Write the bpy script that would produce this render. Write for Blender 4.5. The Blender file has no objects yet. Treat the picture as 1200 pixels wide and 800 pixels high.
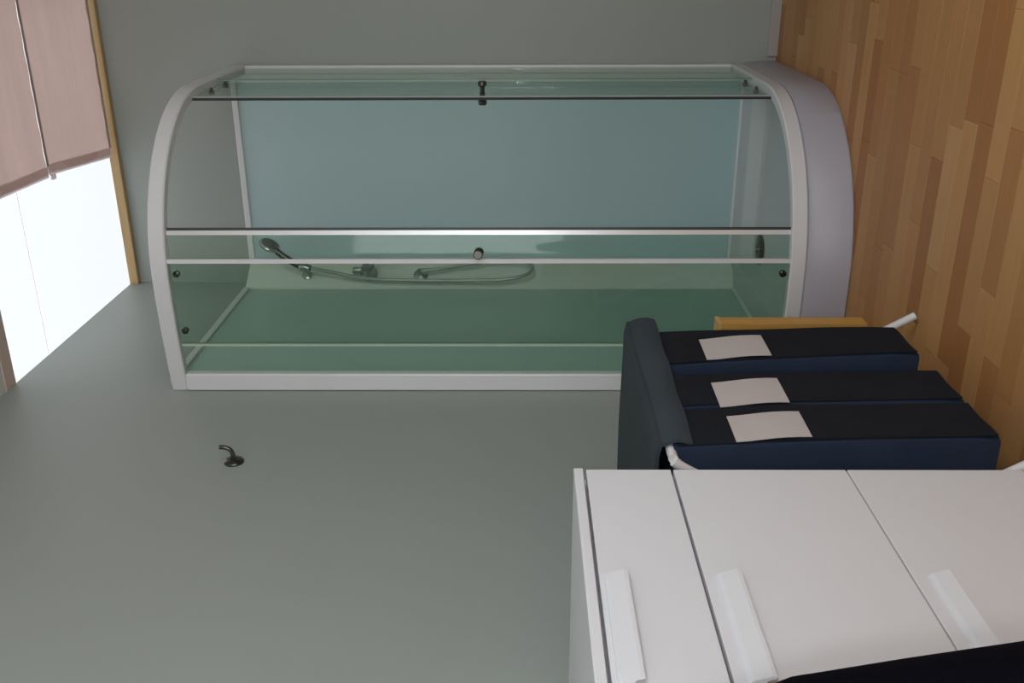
import bpy, bmesh, math, random
from mathutils import Vector, Matrix
random.seed(7)
sc = bpy.context.scene
COL = sc.collection

# ------------------------------------------------------------------ camera (photo was taken in portrait and lies on its side)
F_PX, YAW, PITCH = 1130.0, math.radians(22.37), math.radians(0.6)
CAM = Vector((1.252, -3.671, 0.93))
fw = Vector((-math.sin(YAW) * math.cos(PITCH), math.cos(YAW) * math.cos(PITCH), math.sin(PITCH)))
rt = Vector((math.cos(YAW), math.sin(YAW), 0))
up = rt.cross(fw)
cd = bpy.data.cameras.new('camera')
cd.sensor_fit = 'HORIZONTAL'; cd.sensor_width = 36.0; cd.lens = 36.0 * F_PX / 1200.0
cd.clip_start = 0.02
cam = bpy.data.objects.new('camera', cd); COL.objects.link(cam)
R = Matrix((-up, rt, -fw)).transposed()          # image right = world down, image up = world right
cam.matrix_world = Matrix.Translation(CAM) @ R.to_4x4()
sc.camera = cam

# ------------------------------------------------------------------ sky, flash, exposure
SKY = 4.2
w = bpy.data.worlds.new('overcast_sky'); sc.world = w; w.use_nodes = True
bg = w.node_tree.nodes['Background']
bg.inputs['Color'].default_value = (0.96, 0.985, 1.0, 1); bg.inputs['Strength'].default_value = SKY

def portal(name, loc, rot, sx, sy):
    l = bpy.data.lights.new(name, 'AREA'); l.shape = 'RECTANGLE'; l.size = sx; l.size_y = sy
    l.cycles.is_portal = True
    o = bpy.data.objects.new(name, l); COL.objects.link(o); o.location = loc; o.rotation_euler = rot
HC = 2.5                                           # ceiling height
portal('skylight_portal', (0.61, -0.47, HC + 0.12), (0, 0, 0), 1.5, 1.25)
portal('window_portal', (2.74, -2.9, 1.5), (0, math.pi / 2, 0), 1.5, 1.9)
portal('rear_window_portal', (1.45, -5.04, 1.45), (math.pi / 2, 0, 0), 2.0, 1.7)

fl = bpy.data.lights.new('camera_flash', 'POINT'); fl.energy = 14.0; fl.shadow_soft_size = 0.02
fl.color = (1.0, 0.98, 0.97)
fo = bpy.data.objects.new('camera_flash', fl); COL.objects.link(fo)
fo.location = CAM - rt * 0.035 - fw * 0.01 + up * 0.02

sc.view_settings.view_transform = 'Standard'; sc.view_settings.look = 'None'
sc.view_settings.gamma = 1.0; sc.view_settings.use_curve_mapping = False
sc.view_settings.exposure = 0.0

# ------------------------------------------------------------------ materials
def srgb(r, g, b):
    f = lambda c: (c / 255 / 12.92) if c / 255 <= 0.04045 else ((c / 255 + 0.055) / 1.055) ** 2.4
    return (f(r), f(g), f(b), 1)

def mat(name, col, rough=0.5, metal=0.0, spec=0.5, noise=0.0, nscale=20.0, bump=0.0, bscale=200.0, coat=0.0, stretch=(1, 1, 1), rnd=0.0):
    m = bpy.data.materials.new(name); m.use_nodes = True
    nt = m.node_tree; b = nt.nodes['Principled BSDF']
    b.inputs['Base Color'].default_value = col; b.inputs['Roughness'].default_value = rough
    b.inputs['Metallic'].default_value = metal; b.inputs['Specular IOR Level'].default_value = spec
    b.inputs['Coat Weight'].default_value = coat
    tc = nt.nodes.new('ShaderNodeTexCoord'); mp = nt.nodes.new('ShaderNodeMapping')
    mp.inputs['Scale'].default_value = stretch
    nt.links.new(tc.outputs['Object'], mp.inputs['Vector'])
    src = None
    if noise > 0:
        n = nt.nodes.new('ShaderNodeTexNoise'); n.inputs['Scale'].default_value = nscale; n.inputs['Detail'].default_value = 4
        nt.links.new(mp.outputs['Vector'], n.inputs['Vector'])
        r = nt.nodes.new('ShaderNodeMapRange'); r.inputs['To Min'].default_value = 1 - noise; r.inputs['To Max'].default_value = 1 + noise
        nt.links.new(n.outputs['Fac'], r.inputs['Value']); src = r.outputs['Result']
    if rnd > 0:
        oi = nt.nodes.new('ShaderNodeObjectInfo')
        r2 = nt.nodes.new('ShaderNodeMapRange'); r2.inputs['To Min'].default_value = 1 - rnd; r2.inputs['To Max'].default_value = 1 + rnd
        nt.links.new(oi.outputs['Random'], r2.inputs['Value'])
        if src:
            mu = nt.nodes.new('ShaderNodeMath'); mu.operation = 'MULTIPLY'
            nt.links.new(src, mu.inputs[0]); nt.links.new(r2.outputs['Result'], mu.inputs[1]); src = mu.outputs[0]
        else: src = r2.outputs['Result']
    if src:
        vm = nt.nodes.new('ShaderNodeVectorMath'); vm.operation = 'SCALE'
        vm.inputs[0].default_value = col[:3]; nt.links.new(src, vm.inputs['Scale'])
        nt.links.new(vm.outputs['Vector'], b.inputs['Base Color'])
    if bump > 0:
        n2 = nt.nodes.new('ShaderNodeTexNoise'); n2.inputs['Scale'].default_value = bscale
        nt.links.new(mp.outputs['Vector'], n2.inputs['Vector'])
        bp = nt.nodes.new('ShaderNodeBump'); bp.inputs['Strength'].default_value = bump; bp.inputs['Distance'].default_value = 0.002
        nt.links.new(n2.outputs['Fac'], bp.inputs['Height']); nt.links.new(bp.outputs['Normal'], b.inputs['Normal'])
    return m

def glass(name, tint, rough=0.0, gloss=1.0):
    m = bpy.data.materials.new(name); m.use_nodes = True
    nt = m.node_tree; nt.nodes.clear()
    out = nt.nodes.new('ShaderNodeOutputMaterial'); mix = nt.nodes.new('ShaderNodeMixShader')
    t = nt.nodes.new('ShaderNodeBsdfTransparent'); g = nt.nodes.new('ShaderNodeBsdfGlossy')
    t.inputs['Color'].default_value = (*tint, 1); g.inputs['Roughness'].default_value = rough
    fr = nt.nodes.new('ShaderNodeFresnel'); geo = nt.nodes.new('ShaderNodeNewGeometry'); mr = nt.nodes.new('ShaderNodeMapRange')
    mr.inputs['To Min'].default_value = 1.45; mr.inputs['To Max'].default_value = 1 / 1.45       # same reflectance from both sides
    nt.links.new(geo.outputs['Backfacing'], mr.inputs['Value']); nt.links.new(mr.outputs[0], fr.inputs['IOR'])
    mu = nt.nodes.new('ShaderNodeMath'); mu.operation = 'MULTIPLY'; mu.inputs[1].default_value = gloss
    nt.links.new(fr.outputs[0], mu.inputs[0]); nt.links.new(mu.outputs[0], mix.inputs[0])
    nt.links.new(t.outputs[0], mix.inputs[1]); nt.links.new(g.outputs[0], mix.inputs[2])
    nt.links.new(mix.outputs[0], out.inputs['Surface'])
    return m

def blind_cloth(name, col, trans):
    m = bpy.data.materials.new(name); m.use_nodes = True
    nt = m.node_tree; nt.nodes.clear()
    out = nt.nodes.new('ShaderNodeOutputMaterial'); mix = nt.nodes.new('ShaderNodeMixShader')
    d = nt.nodes.new('ShaderNodeBsdfDiffuse'); t = nt.nodes.new('ShaderNodeBsdfTranslucent')
    tc = nt.nodes.new('ShaderNodeTexCoord'); n = nt.nodes.new('ShaderNodeTexNoise'); n.inputs['Scale'].default_value = 9
    mp = nt.nodes.new('ShaderNodeMapping'); mp.inputs['Scale'].default_value = (0.3, 3, 1)
    nt.links.new(tc.outputs['Object'], mp.inputs[0]); nt.links.new(mp.outputs[0], n.inputs['Vector'])
    r = nt.nodes.new('ShaderNodeMapRange'); r.inputs['To Min'].default_value = 0.94; r.inputs['To Max'].default_value = 1.06
    nt.links.new(n.outputs['Fac'], r.inputs['Value'])
    vm = nt.nodes.new('ShaderNodeVectorMath'); vm.operation = 'SCALE'; vm.inputs[0].default_value = trans
    nt.links.new(r.outputs[0], vm.inputs['Scale'])
    d.inputs['Color'].default_value = (*col, 1); nt.links.new(vm.outputs[0], t.inputs['Color'])
    mix.inputs[0].default_value = 0.72
    nt.links.new(d.outputs[0], mix.inputs[1]); nt.links.new(t.outputs[0], mix.inputs[2])
    nt.links.new(mix.outputs[0], out.inputs['Surface'])
    return m

WALL = mat('sage_wall_paint', (0.320, 0.344, 0.324, 1), 0.45, spec=0.35, noise=0.03, nscale=3, bump=0.08, bscale=350)
CEIL = mat('ceiling_white', (0.62, 0.60, 0.56, 1), 0.8, noise=0.03, nscale=4)
PINE = mat('pine', (0.44, 0.29, 0.135, 1), 0.45, noise=0.22, nscale=6, stretch=(1, 12, 12), bump=0.05)
PINE_V = mat('pine_vertical', (0.62, 0.34, 0.085, 1), 0.45, noise=0.2, nscale=6, stretch=(14, 14, 1), bump=0.05)
PINE_TOP = mat('pine_lit_top', (0.68, 0.45, 0.16, 1), 0.5, noise=0.15, nscale=12)  # lighter copy of the pine, light on the upper face put into its colour
WHITE = mat('white_lacquer', (0.70, 0.705, 0.745, 1), 0.35, noise=0.015, nscale=6)
ENAMEL = mat('white_profile', (0.69, 0.68, 0.705, 1), 0.3, noise=0.02, nscale=8)
ACRYL = mat('white_acrylic', (0.42, 0.40, 0.455, 1), 0.42, noise=0.02, nscale=5)
BASIN = mat('basin_acrylic', (0.52, 0.545, 0.56, 1), 0.25, noise=0.02, nscale=5)
COLUMN = mat('column_acrylic', (0.78, 0.78, 0.75, 1), 0.3, noise=0.02, nscale=5)
PANEL = mat('aqua_panel', (0.425, 0.545, 0.575, 1), 0.22, spec=0.5, noise=0.035, nscale=2.5, coat=0.1)
PANEL_G = mat('green_panel', (0.42, 0.545, 0.505, 1), 0.22, spec=0.5, noise=0.035, nscale=2.5, coat=0.1)
CHROME = mat('chrome', (0.55, 0.55, 0.55, 1), 0.12, metal=1.0, noise=0.03)
STEEL = mat('brushed_steel', (0.42, 0.43, 0.42, 1), 0.3, metal=1.0, noise=0.05)
DARKMETAL = mat('dark_metal', (0.10, 0.095, 0.085, 1), 0.28, metal=0.9, noise=0.1)
ALU = mat('satin_aluminium', (0.68, 0.68, 0.69, 1), 0.3, metal=0.35, noise=0.02)
GEDGE = mat('green_glass_edge', (0.16, 0.26, 0.22, 1), 0.2, noise=0.05)
SEAL = mat('dark_seal', (0.025, 0.032, 0.032, 1), 0.45, noise=0.1)
NAVY = mat('navy_fabric', (0.018, 0.030, 0.058, 1), 0.85, spec=0.2, noise=0.18, nscale=14, bump=0.4, bscale=500)
CHARC = mat('charcoal_navy_fabric', (0.013, 0.0145, 0.02, 1), 0.9, spec=0.15, noise=0.2, nscale=10, bump=0.4, bscale=500)
LIDM = mat('slate_lid_fabric', (0.040, 0.052, 0.064, 1), 0.75, spec=0.3, noise=0.18, nscale=9, bump=0.4, bscale=400)
BLACK = mat('black_fabric', (0.0025, 0.0025, 0.005, 1), 0.95, spec=0.03, noise=0.2, nscale=10, bump=0.4, bscale=400)
PAPER = mat('paper_label', (0.52, 0.47, 0.465, 1), 0.6, noise=0.03, nscale=12)
TUBE = mat('white_tube', (0.72, 0.71, 0.72, 1), 0.35, noise=0.02)
RUBBER = mat('dark_rubber', (0.02, 0.018, 0.02, 1), 0.6, noise=0.1)
HOSE = mat('hose_metal', (0.40, 0.41, 0.385, 1), 0.35, metal=0.6, noise=0.1, nscale=200)
SKYGLASS = glass('skylight_glass', (0.97, 0.98, 0.98), 0.0, 0.6)
ROOFGLASS = glass('dimmed_roof_glass', (0.515, 0.52, 0.525), 0.0, 0.6)  # tint put in to dim the daylight from the roof window
DOORGLASS = glass('green_tinted_glass', (0.878, 0.940, 0.895), 0.05, 0.6)
BLINDM = blind_cloth('pink_blind_cloth', (0.50, 0.42, 0.41), (0.84, 0.71, 0.665))
HEM = blind_cloth('hem_bar', (0.52, 0.47, 0.47), (0.92, 0.86, 0.85))
GUIDE = blind_cloth('blind_guide', (0.40, 0.34, 0.34), (0.50, 0.43, 0.42))
BARM = blind_cloth('glazing_bar', (0.80, 0.80, 0.85), (0.95, 0.93, 0.98))  # translucent white, so the backlit bar looks bleached by the sky
PINE_GLARE = mat('pine_glare', (0.58, 0.45, 0.38, 1), 0.5, noise=0.1, nscale=8, stretch=(1, 8, 8))  # pine with the sky's glare and colour fringe put into its colour
WOODS = []
for i, c in enumerate([(0.455, 0.222, 0.082), (0.415, 0.188, 0.066), (0.49, 0.252, 0.098), (0.365, 0.155, 0.052), (0.52, 0.285, 0.12)]):
    WOODS.append(mat('laminate_%s' % 'abcde'[i], (*c, 1), 0.42, spec=0.25, noise=0.13, nscale=9, stretch=(0.6, 9, 1), rnd=0.05))

# ------------------------------------------------------------------ helpers
def obj(name, bm, m, parent=None, smooth=False):
    me = bpy.data.meshes.new(name); bmesh.ops.recalc_face_normals(bm, faces=bm.faces)
    bm.to_mesh(me); bm.free(); me.materials.append(m)
    if smooth:
        for p in me.polygons: p.use_smooth = True
        try: me.set_sharp_from_angle(angle=math.radians(40))
        except Exception: pass
    o = bpy.data.objects.new(name, me); COL.objects.link(o)
    if parent is not None: o.parent = parent
    return o
def thing(name, label, cat, group=None):
    o = bpy.data.objects.new(name, None); COL.objects.link(o); o.empty_display_size = 0.05
    tag(o, label, cat, group); return o
def tag(o, label, cat, group=None):
    o['label'] = label; o['category'] = cat
    if group: o['group'] = group
    return o
def struct(o, label, cat):
    o['kind'] = 'structure'; o['label'] = label; o['category'] = cat; return o
def box(bm, x0, x1, y0, y1, z0, z1, bev=0.0, seg=2):
    t = bmesh.new(); bmesh.ops.create_cube(t, size=1)
    for v in t.verts:
        v.co = Vector(((x0 + x1) / 2 + v.co.x * (x1 - x0), (y0 + y1) / 2 + v.co.y * (y1 - y0), (z0 + z1) / 2 + v.co.z * (z1 - z0)))
    if bev > 0: bmesh.ops.bevel(t, geom=t.edges[:], offset=bev, segments=seg, profile=0.5, affect='EDGES')
    me = bpy.data.meshes.new('tmp'); t.to_mesh(me); t.free(); bm.from_mesh(me); bpy.data.meshes.remove(me); return bm
def bx(*a, **k): return box(bmesh.new(), *a, **k)
def tube(pts, r, n=10, bm=None, cap=True):
    bm = bm or bmesh.new(); pts = [Vector(p) for p in pts]; rings = []; prev = None
    rr = r if isinstance(r, (list, tuple)) else [r] * len(pts)
    for i, p in enumerate(pts):
        t = (pts[min(i + 1, len(pts) - 1)] - pts[max(i - 1, 0)]).normalized()
        if prev is None:
            a = Vector((0, 0, 1)) if abs(t.z) < 0.9 else Vector((1, 0, 0))
            u = t.cross(a).normalized()
        else: u = (prev - t * prev.dot(t)).normalized()
        prev = u; v = t.cross(u)
        rings.append([bm.verts.new(p + (u * math.cos(2 * math.pi * k / n) + v * math.sin(2 * math.pi * k / n)) * rr[i]) for k in range(n)])
    for a, b in zip(rings, rings[1:]):
        for k in range(n): bm.faces.new((a[k], a[(k + 1) % n], b[(k + 1) % n], b[k]))
    if cap: bm.faces.new(rings[0][::-1]); bm.faces.new(rings[-1])
    return bm
def spline(ctrl, n=8):
    c = [Vector(p) for p in ctrl]; c = [2 * c[0] - c[1]] + c + [2 * c[-1] - c[-2]]; out = []
    for i in range(1, len(c) - 2):
        for k in range(n):
            t = k / n; p0, p1, p2, p3 = c[i - 1:i + 3]
            out.append(0.5 * ((2 * p1) + (p2 - p0) * t + (2 * p0 - 5 * p1 + 4 * p2 - p3) * t * t + (3 * p1 - p0 - 3 * p2 + p3) * t ** 3))
    out.append(c[-2]); return out
def lathe(prof, axis, origin, n=20, bm=None):            # prof: (radius, distance along axis)
    bm = bm or bmesh.new(); ax = Vector(axis).normalized(); o = Vector(origin)
    a = Vector((0, 0, 1)) if abs(ax.z) < 0.9 else Vector((1, 0, 0)); u = ax.cross(a).normalized(); v = ax.cross(u)
    rings = [[bm.verts.new(o + ax * d + (u * math.cos(2 * math.pi * k / n) + v * math.sin(2 * math.pi * k / n)) * max(r, 1e-4)) for k in range(n)] for r, d in prof]
    for p, q in zip(rings, rings[1:]):
        for k in range(n): bm.faces.new((p[k], p[(k + 1) % n], q[(k + 1) % n], q[k]))
    bm.faces.new(rings[0][::-1]); bm.faces.new(rings[-1]); return bm
def strip(pts, prof, bm=None):                             # sweep closed profile (offset along normal, z) along plan path pts [(p, n)]
    bm = bm or bmesh.new(); rings = []
    for p, n in pts: rings.append([bm.verts.new((p.x + n.x * o, p.y + n.y * o, z)) for o, z in prof])
    k = len(prof)
    for a, b in zip(rings, rings[1:]):
        for i in range(k): bm.faces.new((a[i], a[(i + 1) % k], b[(i + 1) % k], b[i]))
    bm.faces.new(rings[0][::-1]); bm.faces.new(rings[-1]); return bm
def prism(poly, axis, a, b, bm=None):                      # poly in the other two axes
    bm = bm or bmesh.new()
    def P(q, t): return {'x': (t, q[0], q[1]), 'y': (q[0], t, q[1]), 'z': (q[0], q[1], t)}[axis]
    A = [bm.verts.new(P(q, a)) for q in poly]; B = [bm.verts.new(P(q, b)) for q in poly]; n = len(poly)
    bm.faces.new(A); bm.faces.new(B[::-1])
    for i in range(n): bm.faces.new((A[i], B[i], B[(i + 1) % n], A[(i + 1) % n]))
    return bm

# ------------------------------------------------------------------ room shell
RX, RY = 2.6, -4.9                                         # right wall, rear wall
T = 0.12
SX1, SY0 = 1.22, -0.97                                     # skylight opening x 0..SX1, y SY0..0
floor = struct(obj('floor', bx(-T, RX + T, RY - T, T, -0.08, -0.008), WOODS[1]), 'honey coloured laminate floor of narrow staves', 'floor')
struct(obj('wall_left', bx(-T, 0, RY - T, T, -0.008, HC), WALL), 'grey-green painted wall behind the white drawers and blue hamper', 'wall')
struct(obj('wall_back', bx(0, RX + T, 0, T, -0.008, HC), WALL), 'grey-green painted wall behind the shower cabin', 'wall')
WY0, WY1, WZ0, WZ1 = -3.85, -1.95, 0.75, 2.15                  # added window in the right wall
b = bx(RX, RX + T, RY - T, WY0, -0.008, HC); box(b, RX, RX + T, WY1, 0, -0.008, HC)
box(b, RX, RX + T, WY0, WY1, -0.008, WZ0); box(b, RX, RX + T, WY0, WY1, WZ1, HC)
struct(obj('wall_right', b, WALL), 'grey-green wall with the added side window', 'wall')
VX0, VX1, VZ0, VZ1 = 0.45, 2.45, 0.6, 2.15
b = bx(0, VX0, RY - T, RY, -0.008, HC); box(b, VX1, RX, RY - T, RY, -0.008, HC)
box(b, VX0, VX1, RY - T, RY, -0.008, VZ0); box(b, VX0, VX1, RY - T, RY, VZ1, HC)
struct(obj('wall_front', b, WALL), 'grey-green wall facing the shower', 'wall')
b = bx(0, RX + T, RY - T, SY0 - 0.06, HC, HC + 0.1); box(b, SX1, RX + T, SY0 - 0.06, 0, HC, HC + 0.1)
struct(obj('ceiling', b, CEIL), 'pale ceiling around the roof window', 'ceiling')
struct(obj('baseboard_back', bx(0.87, RX, -0.012, 0, -0.004, 0.035, bev=0.003), mat('baseboard_paint', (0.36, 0.33, 0.32, 1), 0.5, noise=0.03)), 'low greyish baseboard along the back wall', 'baseboard')

# unseen side window, added to light the room
win2 = thing('added_side_window', 'unseen white framed side window added in the right wall for daylight', 'window'); win2['kind'] = 'structure'
b = bmesh.new()
for a in ((WY0, WY0 + .05, WZ0, WZ1), (WY1 - .05, WY1, WZ0, WZ1), (WY0 + .05, WY1 - .05, WZ0, WZ0 + .05), (WY0 + .05, WY1 - .05, WZ1 - .05, WZ1), (-2.925, -2.875, WZ0 + .05, WZ1 - .05)):
    box(b, RX + .03, RX + .09, *a)
obj('window_frame', b, WHITE, win2)
for a in ((WY0 + .05, -2.925), (-2.875, WY1 - .05)): obj('pane', bx(RX + .055, RX + .061, a[0], a[1], WZ0 + .05, WZ1 - .05), SKYGLASS, win2)

win3 = thing('added_rear_window', 'unseen white framed window added for daylight in the wall facing the shower', 'window'); win3['kind'] = 'structure'  # unseen rear window, added for light from behind the camera
b = bmesh.new()
for x0, x1, z0, z1 in ((VX0, VX0 + .05, VZ0, VZ1), (VX1 - .05, VX1, VZ0, VZ1), (VX0 + .05, VX1 - .05, VZ0, VZ0 + .05), (VX0 + .05, VX1 - .05, VZ1 - .05, VZ1), (1.425, 1.475, VZ0 + .05, VZ1 - .05)):
    box(b, x0, x1, RY - .09, RY - .03, z0, z1)
obj('window_frame', b, WHITE, win3)
for x0, x1 in ((VX0 + .05, 1.425), (1.475, VX1 - .05)): obj('pane', bx(x0, x1, RY - .063, RY - .057, VZ0 + .05, VZ1 - .05), SKYGLASS, win3)

# roof window with pine trim
win1 = thing('window_1', 'bright roof window edged with pine trim above the shower', 'window'); win1['kind'] = 'structure'
obj('trim', bx(0, SX1 + .04, -0.028, 0, HC - 0.035, HC + 0.0005, bev=0.003), PINE, win1)
obj('trim', bx(0, SX1 + .04, SY0 - 0.06, SY0, HC - 0.003, HC + 0.1, bev=0.003), PINE_GLARE, win1)
obj('trim', bx(SX1, SX1 + .04, SY0, -0.028, HC - 0.003, HC + 0.03, bev=0.003), PINE, win1)
obj('glazing_bar', bx(0, SX1, -0.736, -0.726, HC + 0.002, HC + 0.0035), BARM, win1)
obj('pane', bx(-T, SX1, -0.726, T, HC + 0.002, HC + 0.008), ROOFGLASS, win1)
obj('pane', bx(-T, SX1, SY0, -0.736, HC + 0.002, HC + 0.008), ROOFGLASS, win1)

# floor staves (each a piece of its own where the photo shows them)
ROW = 0.067
near = []; far = bmesh.new(); cache = {}
def stave_mesh(L, k):
    key = (round(L, 2), k)
    if key not in cache:
        t = bx(0, key[0] - 0.0005, 0, ROW - 0.0005, -0.008, 0.0)
        bmesh.ops.bevel(t, geom=[e for e in t.edges if all(v.co.z > -0.001 for v in e.verts)], offset=0.0004, segments=1, affect='EDGES')
        me = bpy.data.meshes.new('plank'); t.to_mesh(me); t.free(); me.materials.append(WOODS[k]); cache[key] = me
    return cache[key]
nrow = int(-RY / ROW) + 1
wts = [0, 0, 0, 1, 1, 2, 2, 2, 3, 4]
for r in range(nrow):
    y1 = -r * ROW; y0 = y1 - ROW
    x = -random.uniform(0, 0.4)
    while x < RX:
        L = random.choice([0.26, 0.32, 0.38, 0.44, 0.52, 0.60]); xa, xb = max(x, 0), min(x + L, RX)
        x += L
        if xb - xa < 0.03: continue
        k = random.choice(wts)
        # visible in the photograph: right of the hamper / cabinet fronts and inside the frame
        c = Vector(((xa + xb) / 2, (y0 + y1) / 2, 0)); d = c - CAM; z = d.dot(fw); vis = False
        if z > 0.5:
            for q in (xa, (xa + xb) / 2, xb):
                d = Vector((q, (y0 + y1) / 2, 0)) - CAM; z = d.dot(fw); u = F_PX * d.dot(rt) / z; v = -F_PX * d.dot(up) / z
                if -300 < u < 470 and v < 640: vis = True
            if xb < 0.42 and y0 > -2.2: vis = False
            if xb < 0.83 and y0 > -0.9: vis = False
        if vis:
            o = bpy.data.objects.new('plank', stave_mesh(xb - xa, k)); COL.objects.link(o); o.location = (xa, y0, 0); o.parent = floor
            near.append(o)
        else: box(far, xa, xb - 0.0012, max(y0, RY), y1 - 0.0012, -0.008, 0)
fo2 = obj('planks', far, WOODS[0], floor); fo2['kind'] = 'stuff'
print('visible staves', len(near))

# ------------------------------------------------------------------ shower cabin
cab = thing('shower_cabin', 'curved corner shower cabin with white frame and green-tinted sliding glass doors', 'shower')
W_, D_, RAD = 0.838, -1.04, 0.475
def base_path():
    pts = []
    cx, cy = W_ - RAD, D_ + RAD
    for i in range(13):
        t = i / 12; x = 0.003 + (cx - 0.003) * t
        pts.append(Vector((x, D_ + 0.030 * (1 - t) ** 2, 0)))
    for i in range(1, 25):
        a = -math.pi / 2 + (math.pi / 2) * i / 24
        pts.append(Vector((cx + RAD * math.cos(a), cy + RAD * math.sin(a), 0)))
    for i in range(1, 9): pts.append(Vector((W_, cy + (-0.012 - cy) * i / 8, 0)))
    return pts
BP = base_path()
SL = [0.0]
for a, c in zip(BP, BP[1:]): SL.append(SL[-1] + (c - a).length)
def at(s):
    s = min(max(s, 0), SL[-1])
    for i in range(len(BP) - 1):
        if s <= SL[i + 1] + 1e-9:
            t = (s - SL[i]) / (SL[i + 1] - SL[i]); return BP[i].lerp(BP[i + 1], t)
    return BP[-1]
def path(s0, s1, step=0.022):
    n = max(2, int((s1 - s0) / step)); out = []
    for i in range(n + 1):
        s = s0 + (s1 - s0) * i / n; t = (at(min(s + .004, SL[-1])) - at(max(s - .004, 0))).normalized()
        out.append((at(s), Vector((t.y, -t.x, 0))))
    return out
def s_at_x(x): return next(SL[i] + (SL[i + 1] - SL[i]) * (x - BP[i].x) / (BP[i + 1].x - BP[i].x) for i in range(len(BP) - 1) if BP[i + 1].x >= x > BP[i].x - 1e-9)
def s_at_y(y): return next(SL[i] + (SL[i + 1] - SL[i]) * (y - BP[i].y) / (BP[i + 1].y - BP[i].y) for i in range(13, len(BP) - 1) if BP[i + 1].y >= y)
STOT = SL[-1]
ZB0, ZB1, ZT0, ZT1 = 0.122, 0.166, 1.948, 1.995
# tray
tray_t = obj('tray', bmesh.new(), ACRYL, cab)
full = path(0, STOT)
def outline(off, wx, wy):
    k = lambda n: off * (0.5 + 0.5 * abs(n.y)) if off > 0 else off
    o = [Vector((max(p.x + n.x * k(n), wx), min(p.y + n.y * k(n), wy), 0)) for p, n in full]
    return o + [Vector((wx, wy, 0))]
L0 = outline(0.012, 0.004, -0.004)
b = bmesh.new()
loops = [(outline(0.030, 0.004, -0.004), 0.0), (outline(0.036, 0.004, -0.004), 0.006), (outline(0.028, 0.004, -0.004), 0.108), (outline(0.016, 0.004, -0.004), 0.122), (outline(-0.030, 0.012, -0.012), 0.122)]
rings = [[b.verts.new((p.x, p.y, z)) for p in L] for L, z in loops]; n = len(L0)
for A, B in zip(rings, rings[1:]):
    for i in range(n): b.faces.new((A[i], A[(i + 1) % n], B[(i + 1) % n], B[i]))
b.faces.new(rings[0][::-1])
bpy.data.objects.remove(tray_t)
tray = obj('tray', b, ACRYL, cab, smooth=True)
b = bmesh.new()
loops = [(outline(-0.030, 0.012, -0.012), 0.122), (outline(-0.036, 0.10, -0.10), 0.104), (outline(-0.044, 0.112, -0.112), 0.098), (outline(-0.075, 0.13, -0.13), 0.05), (outline(-0.10, 0.15, -0.15), 0.043)]
rings = [[b.verts.new((p.x, p.y, z)) for p in L] for L, z in loops]
for A, B in zip(rings, rings[1:]):
    for i in range(n): b.faces.new((A[i], A[(i + 1) % n], B[(i + 1) % n], B[i]))
b.faces.new(rings[-1])
basin = obj('basin', b, BASIN, cab, smooth=True)
dr = obj('drain', lathe([(0.055, 0), (0.058, 0.004), (0.050, 0.010), (0.02, 0.012), (0.0, 0.012)], (0, 0, 1), (0.20, -0.215, 0.043), 24), DARKMETAL, cab, smooth=True)
dr['label'] = 'dark chrome drain cover'
obj('plug', lathe([(0.012, 0), (0.012, 0.008), (0.006, 0.010)], (0, 0, 1), (0.20, -0.215, 0.055), 12), CHROME, dr, smooth=True)
# rails and posts
rp = lambda z0, z1, o0, o1, c=0.004: [(o0, z0 + c), (o0, z1 - c), (o0 + c, z1), (o1 - c, z1), (o1, z1 - c), (o1, z0 + c), (o1 - c, z0), (o0 + c, z0)]
obj('top_rail', strip(full, rp(ZT0, ZT1, -0.024, 0.010)), ENAMEL, cab, smooth=True)
obj('bottom_rail', strip(full, rp(ZB0, ZB1, -0.024, 0.008)), ENAMEL, cab, smooth=True)
obj('wall_profile', bx(0.002, 0.056, -1.026, -0.995, ZB1, ZT0, bev=0.004), ENAMEL, cab)
obj('wall_profile', bx(W_ - 0.022, W_ + 0.008, -0.036, -0.002, ZB1, ZT0, bev=0.004), ENAMEL, cab)
# back panels
PA = obj('back_panel', bx(0.010, 0.022, -0.992, -0.150, 0.122, 1.985), PANEL_G, cab)
PB = obj('back_panel', bx(0.100, W_ - 0.022, -0.028, -0.014, 0.122, 1.985), PANEL, cab)
obj('panel_profile', bx(0.006, 0.030, -0.995, -0.146, 1.985, 2.008, bev=0.003), ENAMEL, PA)
obj('panel_profile', bx(0.096, W_ - 0.020, -0.036, -0.010, 1.985, 2.008, bev=0.003), ENAMEL, PB)
obj('panel_foot', bx(0.100, W_ - 0.022, -0.040, -0.012, 0.104, 0.124, bev=0.003), ENAMEL, PB)
obj('panel_foot', bx(0.008, 0.034, -0.992, -0.150, 0.104, 0.124, bev=0.003), ENAMEL, PA)
obj('panel_edge', bx(W_ - 0.052, W_ - 0.023, -0.034, -0.0285, 0.124, 1.985), ENAMEL, PB)
col = obj('corner_column', prism([(0.006, -0.152), (0.028, -0.152), (0.108, -0.030), (0.108, -0.008), (0.006, -0.008)], 'z', 0.104, 2.0), COLUMN, cab)
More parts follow.
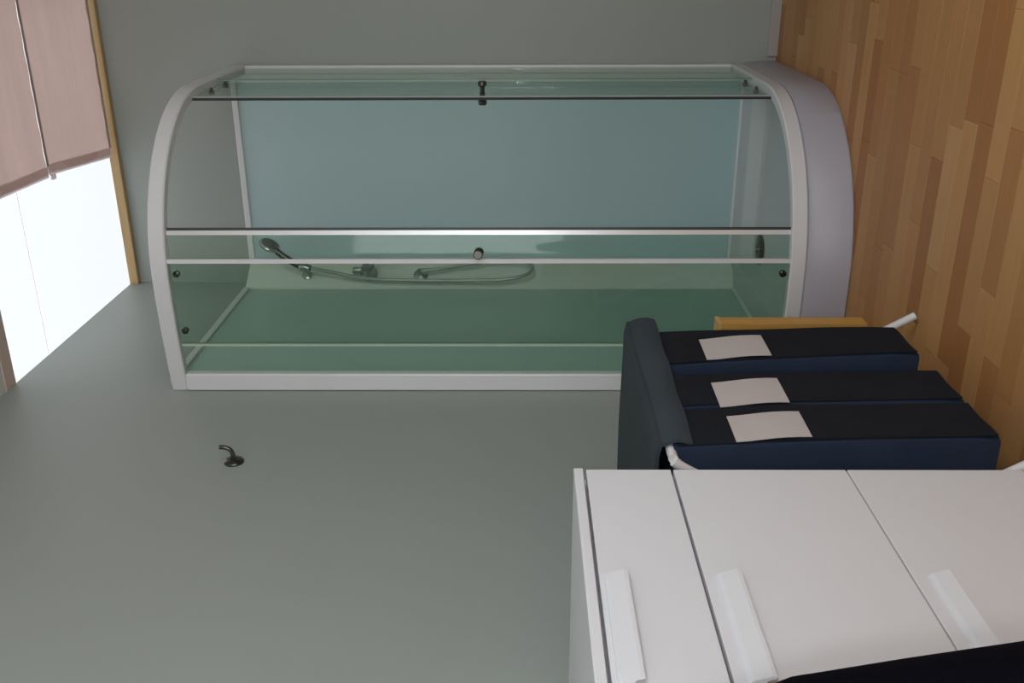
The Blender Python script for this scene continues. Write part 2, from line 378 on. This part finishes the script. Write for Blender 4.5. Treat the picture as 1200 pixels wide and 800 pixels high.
# column fittings
cn = Vector((0.122, -0.08, 0)).normalized(); ct = Vector((0.080, 0.122, 0)).normalized(); cc = Vector((0.068, -0.091, 0)) - ct * 0.011
def cp(a, d, z): p = cc + ct * a + cn * d; return Vector((p.x, p.y, z))     # a along the column, d out of it
mix = obj('mixer', lathe([(0.030, 0), (0.034, 0.006), (0.034, 0.012), (0.024, 0.020), (0.026, 0.046), (0.024, 0.052), (0, 0.054)], cn, cp(0, 0, 1.525), 24), STEEL, col, smooth=True)
b = tube([cp(0.0, 0.04, 1.525), cp(0.022, 0.05, 1.51), cp(0.036, 0.055, 1.475)], [0.010, 0.008, 0.006], 10)
lathe([(0.013, 0), (0.016, 0.02), (0.013, 0.03)], (0, 0, 1), cp(0, 0.03, 1.555), 12, b)
obj('lever', b, STEEL, col, smooth=True)
b = lathe([(0.025, 0), (0.028, 0.006), (0.020, 0.012), (0.013, 0.016), (0.013, 0.032), (0.0, 0.034)], cn, cp(-0.004, 0, 1.325), 20)
tube([cp(-0.004, 0.024, 1.325), cp(-0.002, 0.03, 1.315), cp(0.0, 0.03, 1.290)], 0.009, 10, b)
obj('hose_outlet', b, STEEL, col, smooth=True)
b = lathe([(0.018, 0), (0.020, 0.006), (0.012, 0.010), (0.011, 0.040), (0, 0.042)], cn, cp(-0.004, 0, 1.768), 16)
lathe([(0.016, -0.018), (0.018, -0.010), (0.018, 0.014), (0.015, 0.022)], Vector((0.35, 0.1, 1)), cp(-0.002, 0.048, 1.768), 16, b)
obj('holder', b, STEEL, col, smooth=True)
hs = thing('hand_shower', 'grey metal hand shower with looping hose on the white corner column', 'hand shower')
hb = cp(-0.002, 0.046, 1.745); ht = cp(0.048, 0.105, 1.885)
pth = spline([hb, cp(0.004, 0.054, 1.79), cp(0.028, 0.082, 1.850), ht], 6)
obj('handle', tube(pth, [0.0105 + 0.003 * math.sin(i / (len(pth) - 1) * 3) for i in range(len(pth))], 12), DARKMETAL, hs, smooth=True)
hd = (cn * 0.75 + ct * 0.35 + Vector((0, 0, -0.45))).normalized()
head = obj('head', lathe([(0.010, -0.022), (0.022, -0.016), (0.040, -0.004), (0.043, 0.004), (0.040, 0.010), (0.0, 0.010)], hd, ht + Vector((0, 0, 0.018)) + ct * 0.012, 24), STEEL, hs, smooth=True)
obj('spray_face', lathe([(0.034, 0), (0.034, 0.002), (0.0, 0.003)], hd, ht + Vector((0, 0, 0.018)) + ct * 0.012 + hd * 0.010, 20), DARKMETAL, head, smooth=True)
hose = spline([hb, cp(-0.018, 0.040, 1.66), cp(-0.040, 0.030, 1.53), cp(-0.046, 0.026, 1.33), cp(-0.050, 0.030, 1.12), cp(-0.050, 0.036, 1.00), cp(-0.030, 0.040, 0.915), cp(0.008, 0.042, 0.890), cp(0.036, 0.040, 0.93), cp(0.044, 0.036, 1.02), cp(0.026, 0.032, 1.14), cp(0.008, 0.030, 1.24), cp(0.0, 0.030, 1.293)], 8)
obj('hose', tube(hose, 0.0075, 8), HOSE, hs, smooth=True)
# glass
def pane(name, s0, s1, off, parent, z0=ZB1 - 0.004, z1=ZT0 + 0.004):
    return obj(name, strip(path(s0, s1), [(off, z0), (off, z1), (off + 0.005, z1), (off + 0.005, z0)]), DOORGLASS, parent, smooth=True)
def edge(name, s0, s1, off0, off1, m, parent, z0=ZB1, z1=ZT0):
    return obj(name, strip(path(s0, s1, 0.01), [(off0, z0), (off0, z1), (off1, z1), (off1, z0)]), m, parent)
def roller(s, z, parent):
    (p, nn) = path(s, s + 0.01)[0]
    obj('roller', lathe([(0.006, -0.010), (0.010, -0.008), (0.010, 0.002), (0.005, 0.004), (0.005, 0.012)], nn, p + nn * -0.022 + Vector((0, 0, z)), 14), DARKMETAL, parent, smooth=True)
def knob(s, z, parent, off):
    (p, nn) = path(s, s + 0.01)[0]; q = p + Vector((0, 0, z))
    k = obj('knob', lathe([(0.011, 0.034), (0.014, 0.030), (0.014, 0.022), (0.008, 0.016), (0.007, 0.0), (0.010, -0.002)], nn, q + nn * (off + 0.006), 18), DARKMETAL, parent, smooth=True)
    obj('knob', lathe([(0.012, -0.032), (0.014, -0.028), (0.014, -0.020), (0.008, -0.014), (0.007, 0.0), (0.010, 0.002)], nn, q + nn * (off - 0.001), 18), DARKMETAL, parent, smooth=True)
fx1 = s_at_x(0.410)
f1 = pane('fixed_panel', s_at_x(0.055), fx1, -0.004, cab); f1['label'] = 'fixed green-tinted glass panel beside the left wall'
edge('edge_strip', fx1, fx1 + 0.012, -0.006, 0.003, ENAMEL, f1)
d0, d1 = s_at_x(0.150), s_at_x(0.490)
dl = pane('sliding_door', d0, d1, -0.020, cab); dl['label'] = 'left sliding glass door pushed open'
edge('edge_strip', d1, d1 + 0.013, -0.024, -0.011, ALU, dl); edge('seal', d1 + 0.013, d1 + 0.021, -0.023, -0.012, SEAL, dl)
edge('edge_strip', d0 - 0.008, d0, -0.021, -0.014, COLUMN, dl)
knob(d1 - 0.055, 1.055, dl, -0.020)
for s, z in ((d0 + 0.04, ZB1 + 0.012), (d1 - 0.12, ZB1 + 0.012), (d0 + 0.04, ZT0 - 0.014), (d1 - 0.12, ZT0 - 0.014)): roller(s, z, dl)
e1 = s_at_y(-0.36)
f2 = pane('fixed_panel', e1, STOT - 0.026, -0.004, cab); f2['label'] = 'narrow fixed glass panel beside the back wall'
edge('edge_strip', e1 - 0.006, e1, -0.004, 0.001, GEDGE, f2)
g0 = s_at_y(-0.63); g1 = g0 + (d1 - d0)
drr = pane('sliding_door', g0, g1, -0.020, cab); drr['label'] = 'right sliding glass door pushed open'
edge('edge_strip', g0 - 0.012, g0, -0.022, -0.013, ALU, drr); edge('seal', g0 - 0.018, g0 - 0.012, -0.021, -0.014, SEAL, drr)
knob(g0 + 0.055, 1.055, drr, -0.020)
for s, z in ((g0 + 0.14, ZB1 + 0.012), (g1 - 0.04, ZB1 + 0.012), (g0 + 0.14, ZT0 - 0.014), (g1 - 0.04, ZT0 - 0.014)): roller(s, z, drr)

# ------------------------------------------------------------------ white drawer unit
CX, CY1, CY0, CT = 0.45, -2.277, -3.045, 0.845
du = thing('drawer_unit', 'white lacquered drawer unit with wide slanted pulls against the left wall', 'drawer unit')
b = bx(0.004, CX - 0.020, CY0, CY0 + 0.018, 0.105, CT - 0.018); box(b, 0.004, CX - 0.020, CY1 - 0.018, CY1, 0.105, CT - 0.018)
box(b, 0.004, 0.012, CY0 + 0.018, CY1 - 0.018, 0.105, CT - 0.018); box(b, 0.012, CX - 0.022, CY0 + 0.018, CY1 - 0.018, 0.105, 0.12)
box(b, 0.012, CX - 0.040, CY0 + 0.018, CY1 - 0.018, CT - 0.05, CT - 0.018)
obj('carcass', b, WHITE, du)
obj('top_panel', bx(0.004, CX + 0.002, CY0 - 0.001, CY1 + 0.001, CT - 0.0155, CT, bev=0.0015), WHITE, du)
obj('plinth', bx(0.03, CX - 0.06, CY0 + 0.02, CY1 - 0.02, 0.0, 0.105), mat('plinth_shade', (0.03, 0.028, 0.03, 1), 0.6, noise=0.05), du)  # dark colour stands for the shade in the gap below the drawers
hy0, hy1 = -2.778, -2.568
for z0, z1, hz in ((0.685, 0.8245, 0.786), (0.3975, 0.6805, 0.632), (0.1075, 0.395, 0.343)):
    d = obj('drawer', bx(CX - 0.018, CX, CY0, CY1, z0, z1, bev=0.0012), WHITE, du)
    prof = [(CX, hz + 0.032), (CX + 0.003, hz + 0.031), (CX + 0.007, hz + 0.026), (CX + 0.0125, hz + 0.005), (CX + 0.0125, hz), (CX + 0.009, hz), (CX + 0.006, hz + 0.010), (CX, hz + 0.014)]
    obj('handle', prism(prof, 'y', hy0, hy1), WHITE, d)
    obj('drawer_box', bx(0.03, CX - 0.019, CY0 + 0.03, CY1 - 0.03, z0 + 0.02, z1 - 0.04), WHITE, d)

# ------------------------------------------------------------------ laundry sorter
ls = thing('laundry_sorter', 'navy blue fabric laundry sorter with three labelled bags on a white tube frame', 'laundry hamper')
XF, YA, YB, ZL = 0.425, -1.550, -2.150, 0.683
# lid: top and front flap, gently sagging cloth
def cloth(ny, nz, fn, thick=0.006):
    b = bmesh.new(); g = [[b.verts.new(fn(i / ny, j / nz)) for j in range(nz + 1)] for i in range(ny + 1)]
    for i in range(ny):
        for j in range(nz): b.faces.new((g[i][j], g[i + 1][j], g[i + 1][j + 1], g[i][j + 1]))
    bmesh.ops.recalc_face_normals(b, faces=b.faces)
    bmesh.ops.solidify(b, geom=b.faces[:], thickness=thick); return b
def lidtop(u, v):
    y = YA + (YB - YA) * u; x = 0.02 + (XF + 0.004 - 0.02) * v
    z = ZL - 0.006 * math.sin(math.pi * u) * math.sin(math.pi * v) + 0.0015 * math.sin(9 * u + 5 * v)
    if v > 0.94: z -= (v - 0.94) * 0.10
    return Vector((x, y, z))
lid = obj('lid', cloth(24, 16, lidtop, -0.008), LIDM, ls, smooth=True)
def flap(u, v):
    y = YA + (YB - YA) * u - 0.006 * v; d = 0.062 - 0.008 * u
    x = XF + 0.003 + 0.014 * math.sin(v * 2.4) + 0.004 * math.sin(u * 17) * v
    return Vector((x, y, ZL - 0.002 - d * v))
obj('flap', cloth(28, 6, flap, 0.006), LIDM, lid, smooth=True)
labs = [(-1.697, -1.802, 0.405, 0.540), (-1.922, -2.024, 0.424, 0.554), (-2.070, -2.163, 0.420, 0.552)]
bags = [(-1.620, -1.808, -1.660, -1.808), (-1.858, -2.004, -1.898, -2.032), (-2.012, -2.161, -2.045, -2.180)]   # far/near edge at the top, far/near at the bottom
ZG0, ZG1 = 0.092, 0.660
def xf(t): return 0.427 + 0.030 * (1 - t) + 0.004 * math.sin(math.pi * t)
for i, ((t1, t0, b1, b0), (l1, l0, lz0, lz1)) in enumerate(zip(bags, labs)):
    b = bmesh.new(); rings = []
    for k in range(13):
        t = k / 12; z = ZG0 + (ZG1 - ZG0) * t
        y1 = b1 + (t1 - b1) * t; y0 = b0 + (t0 - b0) * t; xa, xb = 0.06, xf(t)
        if k == 0: xb -= 0.005; y0 += 0.003; y1 -= 0.003
        c = 0.008; wv = 0.003 * math.sin(i + 6 * t)
        ring = [(xa, y0), (0.25, y0 - wv), (xb - c, y0), (xb - c * .3, y0 + c * .3), (xb, y0 + c), (xb + wv * .5, (y0 + y1) / 2), (xb, y1 - c), (xb - c * .3, y1 - c * .3), (xb - c, y1), (0.25, y1 + wv), (xa, y1)]
        rings.append([b.verts.new((x, y, z + (0.004 if k == 0 else 0))) for x, y in ring])
    n = len(rings[0])
    for A, B in zip(rings, rings[1:]):
        for q in range(n): b.faces.new((A[q], A[(q + 1) % n], B[(q + 1) % n], B[q]))
    b.faces.new(rings[0][::-1]); b.faces.new(rings[-1])
    bag = obj('bag', b, NAVY, ls, smooth=True)
    def front(u, v, i=i):                                   # darker front panel over the bag
        y1 = b1 + (t1 - b1) * v - 0.005; y0 = b0 + (t0 - b0) * v + 0.004
        return Vector((xf(v) + 0.0035 + 0.0015 * math.sin(7 * u + 9 * v + i), y1 + (y0 - y1) * u, ZG0 + 0.010 + (0.646 - ZG0) * v))
    obj('front_panel', cloth(8, 14, front, 0.002), CHARC, bag, smooth=True)
    def lab(u, v):
        z = lz0 + (lz1 - lz0) * v; t = (z - ZG0) / (ZG1 - ZG0)
        return Vector((xf(t) + 0.0085 + 0.002 * math.sin(math.pi * v * 1.5) + 0.002 * math.cos(2.2 * u), l1 + (l0 - l1) * u, z))
    lb = obj('label', cloth(6, 6, lab, 0.0012), PAPER, bag, smooth=True); lb['label'] = 'blank off-white label'
# frame: crossed legs at both ends, top bars
for ye in (YA - 0.006, YB - 0.034):
    obj('leg', tube(spline([(XF - 0.012, ye, 0.664), (XF - 0.035, ye, 0.630), (0.29, ye, 0.45), (0.05, ye, 0.010)], 6), 0.0095, 10), TUBE, ls, smooth=True)
    ya = ye + (0.004 if ye > -1.8 else -0.020)
    ye = ye if ye < -1.8 else ye - 0.016
    lg = obj('leg', tube(spline([(0.05, ya, 0.664), (0.07, ya, 0.630), (0.21, ya, 0.42), (0.445, ya, 0.010)], 6), 0.0095, 10), TUBE, ls, smooth=True)
for x in (0.05, XF - 0.01):
    obj('top_bar', tube([(x, YA - 0.006, 0.664), (x, YB - 0.030, 0.664)], 0.009, 10), TUBE, ls, smooth=True)

# ------------------------------------------------------------------ pine box behind the hamper
pb = thing('pine_box', 'narrow pine box standing between the blue laundry sorter and the shower', 'box')
px1, py0, py1, pz = 0.305, -1.245, -1.195, 0.402
obj('front_board', bx(0.03, px1, py0, py0 + 0.014, 0, pz - 0.012, bev=0.001), PINE_V, pb)
obj('back_board', bx(0.03, px1, py1 - 0.014, py1, 0, pz - 0.012, bev=0.001), PINE_V, pb)
for x in (0.03, px1 - 0.014): obj('side_board', bx(x, x + 0.014, py0 + 0.0145, py1 - 0.0145, 0, pz - 0.012, bev=0.001), PINE_V, pb)
obj('top_board', bx(0.028, px1 + 0.002, py0 - 0.002, py1 + 0.002, pz - 0.0115, pz, bev=0.001), PINE_TOP, pb)

# ------------------------------------------------------------------ coat hook
hk = thing('coat_hook', 'small dark metal coat hook on the bare grey-green wall', 'hook')
HY, HZ = -1.46, 1.685
obj('back_plate', lathe([(0.026, 0.0), (0.026, 0.004), (0.022, 0.008), (0.010, 0.010), (0, 0.0105)], (1, 0, 0), (0.0, HY, HZ), 24), DARKMETAL, hk, smooth=True)
obj('arm', tube(spline([(0.006, HY, HZ), (0.022, HY, HZ + 0.001), (0.036, HY, HZ + 0.006), (0.043, HY, HZ + 0.018), (0.044, HY, HZ + 0.034)], 6), 0.006, 10), DARKMETAL, hk, smooth=True)

# ------------------------------------------------------------------ roof blinds
def blind(y0, y1, x0a, x0b, label, pull):
    t = thing('roof_blind', label, 'blind', 'roof blinds under the skylight')
    z = HC - 0.012
    def f(u, v):
        y = y1 + (y0 - y1) * v; xs = x0a + (x0b - x0a) * v
        return Vector((xs + (SX1 - xs) * u, y, z - 0.004 * math.sin(math.pi * v) - 0.0015 * math.sin(u * 40)))
    obj('fabric', cloth(40, 8, f, 0.0012), BLINDM, t, smooth=True)
    b = bmesh.new(); pr = [(-0.006, -0.001), (0.028, -0.001), (0.030, 0.0), (0.028, 0.001), (-0.006, 0.001)]
    A = [b.verts.new((x0a + q[0], y1, z + q[1] - 0.004)) for q in pr]; B = [b.verts.new((x0b + q[0], y0, z + q[1] - 0.004)) for q in pr]
    b.faces.new(A); b.faces.new(B[::-1])
    for i in range(5): b.faces.new((A[i], B[i], B[(i + 1) % 5], A[(i + 1) % 5]))
    obj('hem_bar', b, HEM, t)
    obj('side_guide', bx(x0a + 0.03, SX1, y1 - 0.003, y1 + 0.010, z - 0.0065, z - 0.005), GUIDE, t)
    if pull:
        obj('pull_tab', bx(x0b - 0.022, x0b - 0.004, y0 + 0.004, y0 + 0.026, z - 0.014, z - 0.004, bev=0.002), HEM, t)
blind(-0.545, -0.050, 0.520, 0.562, 'pinkish roof blind next to the pine trim over the back wall', True)
blind(-0.955, -0.552, 0.556, 0.566, 'pinkish roof blind at the picture edge, farther from the back wall', False)

# ------------------------------------------------------------------ black cloth sack cut off by the frame
b = bmesh.new(); rings = []; n = 40
prof = [(0.0, 0.17), (0.02, 0.195), (0.15, 0.202), (0.35, 0.203), (0.50, 0.200), (0.58, 0.189), (0.66, 0.179), (0.742, 0.167), (0.80, 0.146), (0.84, 0.10), (0.86, 0.05)]
for z, r in prof:
    ring = []
    for k in range(n):
        a = 2 * math.pi * k / n
        rr = r * (1 + 0.006 * math.sin(5 * a + 7 * z) + 0.006 * math.sin(9 * a - 12 * z))
        ring.append(b.verts.new((0.66 + rr * math.cos(a), -3.252 + rr * math.sin(a), z)))
    rings.append(ring)
for A, B in zip(rings, rings[1:]):
    for k in range(n): b.faces.new((A[k], A[(k + 1) % n], B[(k + 1) % n], B[k]))
b.faces.new(rings[0][::-1]); b.faces.new(rings[-1])
tag(obj('cloth_sack', b, BLACK, None, smooth=True), 'black cloth sack in front of the white drawer unit, cut off by the frame', 'sack')
